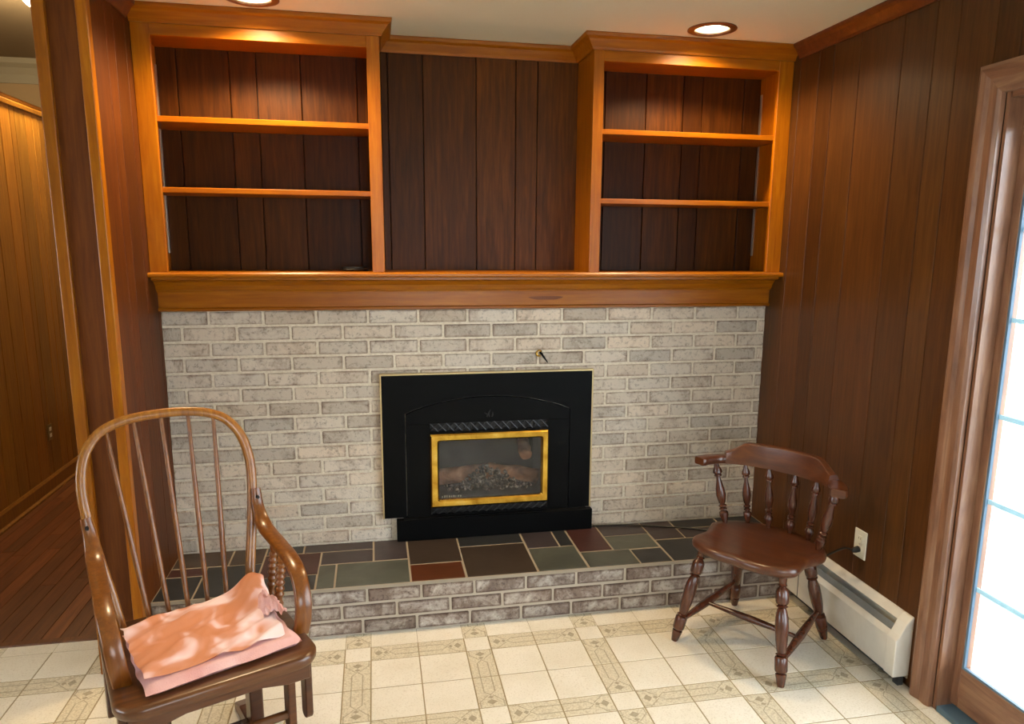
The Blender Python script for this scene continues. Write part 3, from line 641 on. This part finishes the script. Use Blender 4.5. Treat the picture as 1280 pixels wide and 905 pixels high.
# ------------------------------------------------------------------ outlet, plug and cord
ol = thing('wall_outlet', 'ivory duplex outlet on the brown board wall above the heater', 'outlet', (W, -.861, .418))
obj('cover_plate', D(-.006, 0, -.036, .036, -.058, .058), PLASTIC, ol, .003, seg=2)
for z in (.021, -.021):
    r = obj('receptacle', MB().prism([(.0155*math.cos(t), z+max(-.013, min(.013, .0175*math.sin(t)))) for t in [k*math.pi/10 for k in range(20)]], -.0085, -.005, 'x'), PLASTIC, ol)
    for y in (-.006, .006): obj('slot', D(-.0088, -.0082, y-.001, y+.001, z-.001, z+.007), BLACK, r)
obj('screw', MB().lathe((-.008, 0, 0), (-.005, 0, 0), [(0, .003), (1, .0035)], 8), STEEL, ol)
cord = thing('power_cord', 'black power cord from the outlet past the chair to the fireplace', 'cord', (2.74, -.87, .397))
O = Vector((2.74, -.87, .397))
pts = catmull([Vector(p)-O for p in [(2.727, -.862, .392), (2.722, -.825, .388), (2.722, -.77, .353), (2.715, -.695, .292), (2.705, -.62, .24), (2.695, -.55, .224), (2.68, -.47, .222), (2.62, -.36, .22), (2.5, -.22, .22), (2.38, -.135, .22), (2.284, -.1, .22), (2.178, -.06, .22), (2.048, -.028, .22), (1.905, -.018, .22)]], 6)
obj('cable', MB().tube(pts, .0044, 6), RUBBER, cord, smooth=True)
obj('plug', MB().lathe(Vector((2.7525, -.861, .397))-O, Vector((2.722, -.862, .391))-O, [(0, .013), (.5, .0125), (.8, .009), (1, .005)], 12), RUBBER, cord, smooth=True)
ho = thing('wall_outlet', 'small tarnished outlet plate on the hall board wall', 'outlet', (-1.18, 1.74, .376))
obj('cover_plate', D(0, .005, -.034, .034, -.052, .052), plain('tarnished_brass', '#8d7d55', .35, .7), ho, .002)
for z in (.02, -.02): obj('receptacle', D(.005, .008, -.014, .014, z-.012, z+.012), PLASTIC, ho, .003)

# ------------------------------------------------------------------ captain's chair
ch = thing('captains_chair', 'dark cherry low back captains chair with turned spindles beside the heater', 'chair', (2.3565, -.792, 0), math.radians(-55.4))
half = [(0, -.208), (.06, -.214), (.12, -.208), (.165, -.19), (.2, -.168), (.219, -.135), (.216, -.085), (.214, -.04), (.23, .01), (.242, .055), (.222, .11), (.17, .158), (.11, .187), (.05, .2), (0, .203)]
out = [Vector((x, y, 0)) for x, y in half]+[Vector((-x, y, 0)) for x, y in half[-2:0:-1]]
out = catmull(out+[out[0]], 3)[:-1]
def seat_ring(k, z, dish=0): return [(p.x*k, p.y*k, z) for p in out]
seat = MB().loft([seat_ring(.86, .386), seat_ring(.95, .39), seat_ring(.995, .402), seat_ring(1, .414), seat_ring(.985, .425), seat_ring(.95, .43), seat_ring(.85, .43), seat_ring(.7, .424), seat_ring(.45, .419), seat_ring(.2, .418)])
obj('seat', seat, W_CHERRY_H, ch, smooth=.8)
LEG = [(0, .0125), (.02, .0145), (.09, .0195), (.11, .0205), (.118, .0145), (.13, .0215), (.145, .0235), (.25, .0235), (.262, .021), (.268, .0145), (.28, .0215), (.292, .0145), (.31, .0175), (.4, .022), (.52, .0245), (.6, .0235), (.665, .018), (.685, .0145), (.7, .022), (.712, .0145), (.724, .0215), (.74, .024), (.83, .024), (.85, .02), (.872, .0125), (.885, .0175), (.9, .0125), (.92, .0155), (1, .018)]
feet = {}
for sx in (-1, 1):
    for fx, fy, tx, ty in ((.227, -.225, .165, -.14), (.202, .225, .145, .115)):
        a, b = Vector((sx*fx, fy, 0)), Vector((sx*tx, ty, .40)); feet[(sx, fy > 0)] = (a, b)
        obj('leg', MB().lathe(a, b, LEG, 16), W_CHERRY, ch, smooth=.8)
STR = [(0, .009), (.12, .0105), (.35, .0155), (.5, .0175), (.65, .0155), (.88, .0105), (1, .009)]
ms = []
for sx in (-1, 1):
    a = feet[(sx, False)]; b = feet[(sx, True)]; p = a[0].lerp(a[1], .21); q = b[0].lerp(b[1], .33); ms.append(p.lerp(q, .45))
    obj('side_stretcher', MB().lathe(p, q, STR, 12), W_CHERRY, ch, smooth=True)
obj('cross_stretcher', MB().lathe(ms[0], ms[1], [(t, r*.85) for t, r in STR], 12), W_CHERRY, ch, smooth=True)
SPN = [(0, .0062), (.07, .009), (.15, .0145), (.2, .015), (.235, .0075), (.25, .0128), (.262, .0128), (.275, .0072), (.3, .0128), (.318, .0128), (.335, .0075), (.36, .011), (.48, .0162), (.58, .0145), (.72, .0078), (.77, .0068), (.785, .0125), (.8, .0125), (.812, .0098), (.84, .0155), (.88, .0148), (.93, .0095), (1, .0062)]
for sx in (-1, 1):
    for k, (bx, by, tx, ty) in enumerate(((.197, .088, .253, .078), (.13, .155, .152, .143), (.045, .172, .056, .163))):
        sc = 1.28 if k == 0 else 1.12
        obj('spindle', MB().lathe((sx*bx, by, .42), (sx*tx, ty, .685), [(t, r*sc) for t, r in SPN], 14), W_CHERRY, ch, smooth=.8)
half = [(.288, 0), (.28, .03), (.268, .06), (.243, .098), (.2, .13), (.15, .151), (.1, .163), (.05, .17)]
rp = catmull([(-x, y, .699) for x, y in half]+[(0, .172, .699)]+[(x, y, .699) for x, y in half[::-1]], 3)
n = len(rp); wd = [.05+.012*max(0, 1-min(i, n-1-i)/9) for i in range(n)]; wd[0] = wd[-1] = .05
sides = []
for i in range(n):
    t = (rp[min(i+1, n-1)]-rp[max(i-1, 0)]).normalized(); sides.append(Vector((-t.y, t.x, 0)))
obj('arm_rail', MB().strip(rp, sides, wd, .031), W_CHERRY_H, ch, smooth=.8)
cr = [p for p in rp if abs(p.x) < .232]; rings = []
def crest_h(x):
    x = abs(x)
    if x < .148: return 1-.04*(x/.148)
    t = min(1, (x-.148)/.078); return .96-.62*(t*t*(3-2*t)) if t < .98 else .3
for p in cr:
    i = rp.index(p); sd = sides[i]; h = .014+.066*crest_h(p.x); Zv = lambda z: Vector((0, 0, z))
    rings.append([p-sd*.026+Zv(-.0145), p-sd*.027+Zv(.0), p-sd*(.024-.08*h)+Zv(h-.004), p-sd*(.020-.08*h)+Zv(h), p+sd*(.004+.08*h)+Zv(h), p+sd*(.008+.08*h)+Zv(h-.004), p+sd*.024+Zv(.0), p+sd*.022+Zv(-.0145)])
obj('crest', MB().loft(rings), W_CHERRY_H, ch, smooth=.6, color=(1.15, 1.15, 1.1, 1))

# ------------------------------------------------------------------ glider rocker
gd = thing('glider_rocker', 'bow back wooden glider rocker with bent arms in front of the hearth', 'rocking chair', (.36, -1.177, 0), math.radians(24))
ZS, YBK, REC = .43, .22, math.tan(.3)
so = []
for cx, cy, r, a0 in ((.205, .205, .05, 0), (-.205, .205, .05, 90), (-.195, -.19, .07, 180), (.195, -.19, .07, 270)):
    so += [(cx+r*math.cos(math.radians(a0+k*15)), cy+r*math.sin(math.radians(a0+k*15))) for k in range(7)]
ring = lambda k, z: [(x-math.copysign(k, x), y-math.copysign(k, y), z) for x, y in so]
obj('seat', MB().loft([ring(.012, .392), ring(.003, .396), ring(0, .404), ring(0, .42), ring(.004, .427), ring(.012, .43), ring(.08, .427)]), W_GLIDE_H, gd, smooth=.7)
bl = [(.19, .415), (.205, .52), (.225, .63), (.242, .74), (.25, .82), (.246, .885), (.228, .945), (.19, .995), (.135, 1.022), (.07, 1.034)]
bp = [(x, YBK+REC*(z-ZS)+.0, z) for x, z in bl]; bp = catmull([(-x, y, z) for x, y, z in bp]+[(0, YBK+REC*(1.037-ZS), 1.037)]+bp[::-1], 4)
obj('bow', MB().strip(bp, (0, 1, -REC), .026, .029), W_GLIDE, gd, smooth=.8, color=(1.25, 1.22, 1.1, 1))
for xb, xt, zt in ((-.112, -.166, 1.0), (-.056, -.086, 1.022), (0, -.006, 1.028), (.058, .075, 1.022), (.116, .152, 1.006)):
    a = Vector((xb, YBK-.004, .42)); b = Vector((xt, YBK+REC*(zt-ZS), zt))
    obj('spindle', MB().lathe(a, b, [(0, .0075), (.3, .009), (.6, .008), (1, .0062)], 10), W_GLIDE, gd, smooth=True, color=(.85, .72, .68, 1))
apath = [(.25, .312, .765), (.249, .288, .70), (.254, .235, .652), (.262, .12, .632), (.266, .02, .618), (.266, -.05, .592), (.262, -.098, .54), (.256, -.112, .48), (.248, -.104, .428)]
for sx in (-1, 1):
    ap = catmull([(sx*(x-(.0 if sx > 0 else .018)*min(1, i/3)), y, z) for i, (x, y, z) in enumerate(apath)], 5); n = len(ap)
    wds = [.03+.017*min(1, i/9) for i in range(n)]
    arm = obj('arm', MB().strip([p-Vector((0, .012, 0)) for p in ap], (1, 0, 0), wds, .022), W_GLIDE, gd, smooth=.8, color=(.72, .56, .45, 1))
    obj('screw', MB().lathe((sx*.25, .27, .741), (sx*.25, .29, .741), [(0, .005), (.6, .0058), (1, .0058)], 10), BLACK_M, arm)
    for y, zt in ((.155, .628), (.075, .618)):
        pr = [(0, .009), (.06, .014), (.12, .0145), (.18, .009)]
        for k in range(6): t = .22+k*.1; pr += [(t, .0105), (t+.03, .015), (t+.06, .015), (t+.085, .0105)]
        pr += [(.86, .013), (.95, .013), (1, .008)]
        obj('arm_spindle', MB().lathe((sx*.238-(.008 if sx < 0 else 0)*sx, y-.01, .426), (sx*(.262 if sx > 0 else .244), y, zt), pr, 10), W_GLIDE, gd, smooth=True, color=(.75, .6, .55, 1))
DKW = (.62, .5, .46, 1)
ft = MB().prism([(-.235, .394), (.235, .394), (.235, .345), (.17, .345), (.1, .36), (-.1, .36), (-.17, .345), (-.235, .345)], -.235, -.21, 'y')
obj('front_apron', ft, W_GLIDE_H, gd, .003, color=(.8, .7, .65, 1))
obj('back_apron', MB().box(-.22, .22, .19, .212, .33, .394), W_GLIDE_H, gd, .003)
for sx in (-1, 1):
    a, b = sorted((sx*.205, sx*.228)); obj('side_apron', MB().box(a, b, -.21, .19, .335, .394), W_GLIDE_H, gd, .003, color=(.8, .7, .65, 1))
    for y, xo in ((-.165, .243), (.165, .243)):
        a, b = sorted((sx*(xo-.011), sx*(xo+.011)))
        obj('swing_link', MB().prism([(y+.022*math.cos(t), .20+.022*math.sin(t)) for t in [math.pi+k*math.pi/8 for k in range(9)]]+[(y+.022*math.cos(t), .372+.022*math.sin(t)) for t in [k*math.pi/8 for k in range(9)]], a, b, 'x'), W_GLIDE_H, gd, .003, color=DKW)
    a, b = sorted((sx*.178, sx*.2)); y = -.175
    obj('front_upright', MB().prism([(y+.024*math.cos(t), .155+.024*math.sin(t)) for t in [math.pi+k*math.pi/8 for k in range(9)]]+[(y+.024, .345), (y-.024, .345)], a, b, 'x'), W_GLIDE_H, gd, .003, color=(.85, .75, .7, 1))
    a, b = sorted((sx*.155, sx*.215))
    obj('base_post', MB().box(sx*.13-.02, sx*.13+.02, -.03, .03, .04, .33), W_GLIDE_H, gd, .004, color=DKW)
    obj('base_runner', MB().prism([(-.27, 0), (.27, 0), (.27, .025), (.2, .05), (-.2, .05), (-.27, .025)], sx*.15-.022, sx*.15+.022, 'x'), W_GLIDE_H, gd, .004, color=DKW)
obj('front_stretcher', MB().lathe((-.18, -.175, .215), (.18, -.175, .215), [(0, .013), (.5, .015), (1, .013)], 12), W_GLIDE_H, gd, smooth=True)
obj('base_stretcher', MB().box(-.13, .13, -.02, .02, .08, .12), W_GLIDE_H, gd, .004, color=DKW)
obj('glide_rod', MB().lathe((-.13, .0, .315), (.13, .0, .315), [(0, .008), (1, .008)], 10), STEEL, gd, smooth=True)

# ------------------------------------------------------------------ folded blanket on the glider seat
bk = thing('folded_blanket', 'folded pink and orange blanket lying on the glider seat', 'blanket', (.36, -1.177, .43), math.radians(24))
PINK = Mat('pink_cloth', .95, .1); _v = PINK.coords(rnd=False); _a = PINK.noise(_v, 8, 2, .6); _w = PINK.noise(_v, 420, 2)
PINK.col(PINK.ramp(_a, [(.42, '#cf8a66'), (.5, '#d8987c'), (.56, '#e8bdb6'), (.64, '#f5d9d9')])).bump(_w, .3, .001); PINK = PINK.m
PINK2 = Mat('pink_fleece', .95, .1); _v = PINK2.coords(rnd=False); _w = PINK2.noise(_v, 260, 3); PINK2.col(PINK2.ramp(PINK2.noise(_v, 9, 3), [(.35, '#dca6a4'), (.7, '#edc6c5')])).bump(_w, .6, .003); PINK2 = PINK2.m
def quilt(c00, c10, c11, c01, nu, nv, top, th, edge):
    """closed cushion-like sheet between four corners (front-left, front-right, back-right, back-left)"""
    rows_t, rows_b = [], []
    c = [Vector((p[0], p[1], 0)) for p in (c00, c10, c11, c01)]
    for j in range(nv+1):
        rt_, rb_ = [], []
        for i in range(nu+1):
            u, v = i/nu, j/nv; p = (c[0]*(1-u)+c[1]*u)*(1-v)+(c[3]*(1-u)+c[2]*u)*v
            p = p+Vector((edge*noise.noise((v*5, 3.1, 0))*(1 if u < .02 or u > .98 else 0), edge*noise.noise((u*6, 9.7, 0))*(1 if v < .02 or v > .98 else 0), 0))
            e = min(1, min(u, 1-u)/.06, min(v, 1-v)/.06); r = math.sqrt(max(0, 1-(1-e)**2))
            z = top(u, v); rt_.append((p.x, p.y, z[0]+th*.5*(1+r)-th*.5*(1-r)*0)); rb_.append((p.x, p.y, z[0]+th*.5*(1-r)))
        rows_t.append(rt_); rows_b.append(rb_)
    mb = MB(); n = nu+1; N = n*(nv+1); vs = [p for r in rows_t for p in r]+[p for r in rows_b for p in r]; fs = []
    for j in range(nv):
        for i in range(nu):
            a = j*n+i; fs.append((a, a+1, a+n+1, a+n)); fs.append((N+a, N+a+n, N+a+n+1, N+a+1))
    bd = [i for i in range(n)]+[j*n+nu for j in range(1, nv+1)]+[nv*n+i for i in range(nu-1, -1, -1)]+[j*n for j in range(nv-1, 0, -1)]
    for a, b in zip(bd, bd[1:]+bd[:1]): fs.append((a, N+a, N+b, b))
    return mb.add(vs, fs)
obj('lower_fold', quilt((-.19, -.235), (.228, -.2), (.205, .13), (-.2, .13), 28, 22, lambda u, v: (.001+.0008*(1+noise.noise((u*5, v*5, 1))),), .028, .012), PINK2, bk, smooth=True)
def upper(u, v):
    rg = lambda a, b, c: (1-2*abs(noise.noise((a, b, c))))
    w = .006*noise.noise((u*3.2+1, v*6-u*3, 2.0))+.010*rg(u*2.2-v*1.2, v*3.4-u*1.6, 5.0)+.004*rg(u*6-v*2, v*8-u*4, 8)
    lump = .055*math.exp(-((u-.92)/.13)**2-((v-.86)/.22)**2)
    return (.026+max(-.004, w)+lump+.018*v,)
obj('upper_fold', quilt((-.185, -.195), (.19, -.165), (.212, .165), (-.206, .10), 60, 48, upper, .006, .012), PINK, bk, smooth=True)
def rumple(u, v):
    return (.044+.036*math.sin(math.pi*min(1, u*1.1))*math.sin(math.pi*min(1, v*1.05+.1))*(1+.9*noise.noise((u*3.1, v*4.3, 3.3)))+.012*(1-2*abs(noise.noise((u*5+v*2, v*4-u*3, 6.1)))),)
obj('crumpled_corner', quilt((.16, -.06), (.226, -.072), (.218, .042), (.165, .12), 26, 34, rumple, .006, .02), PINK2, bk, smooth=True)
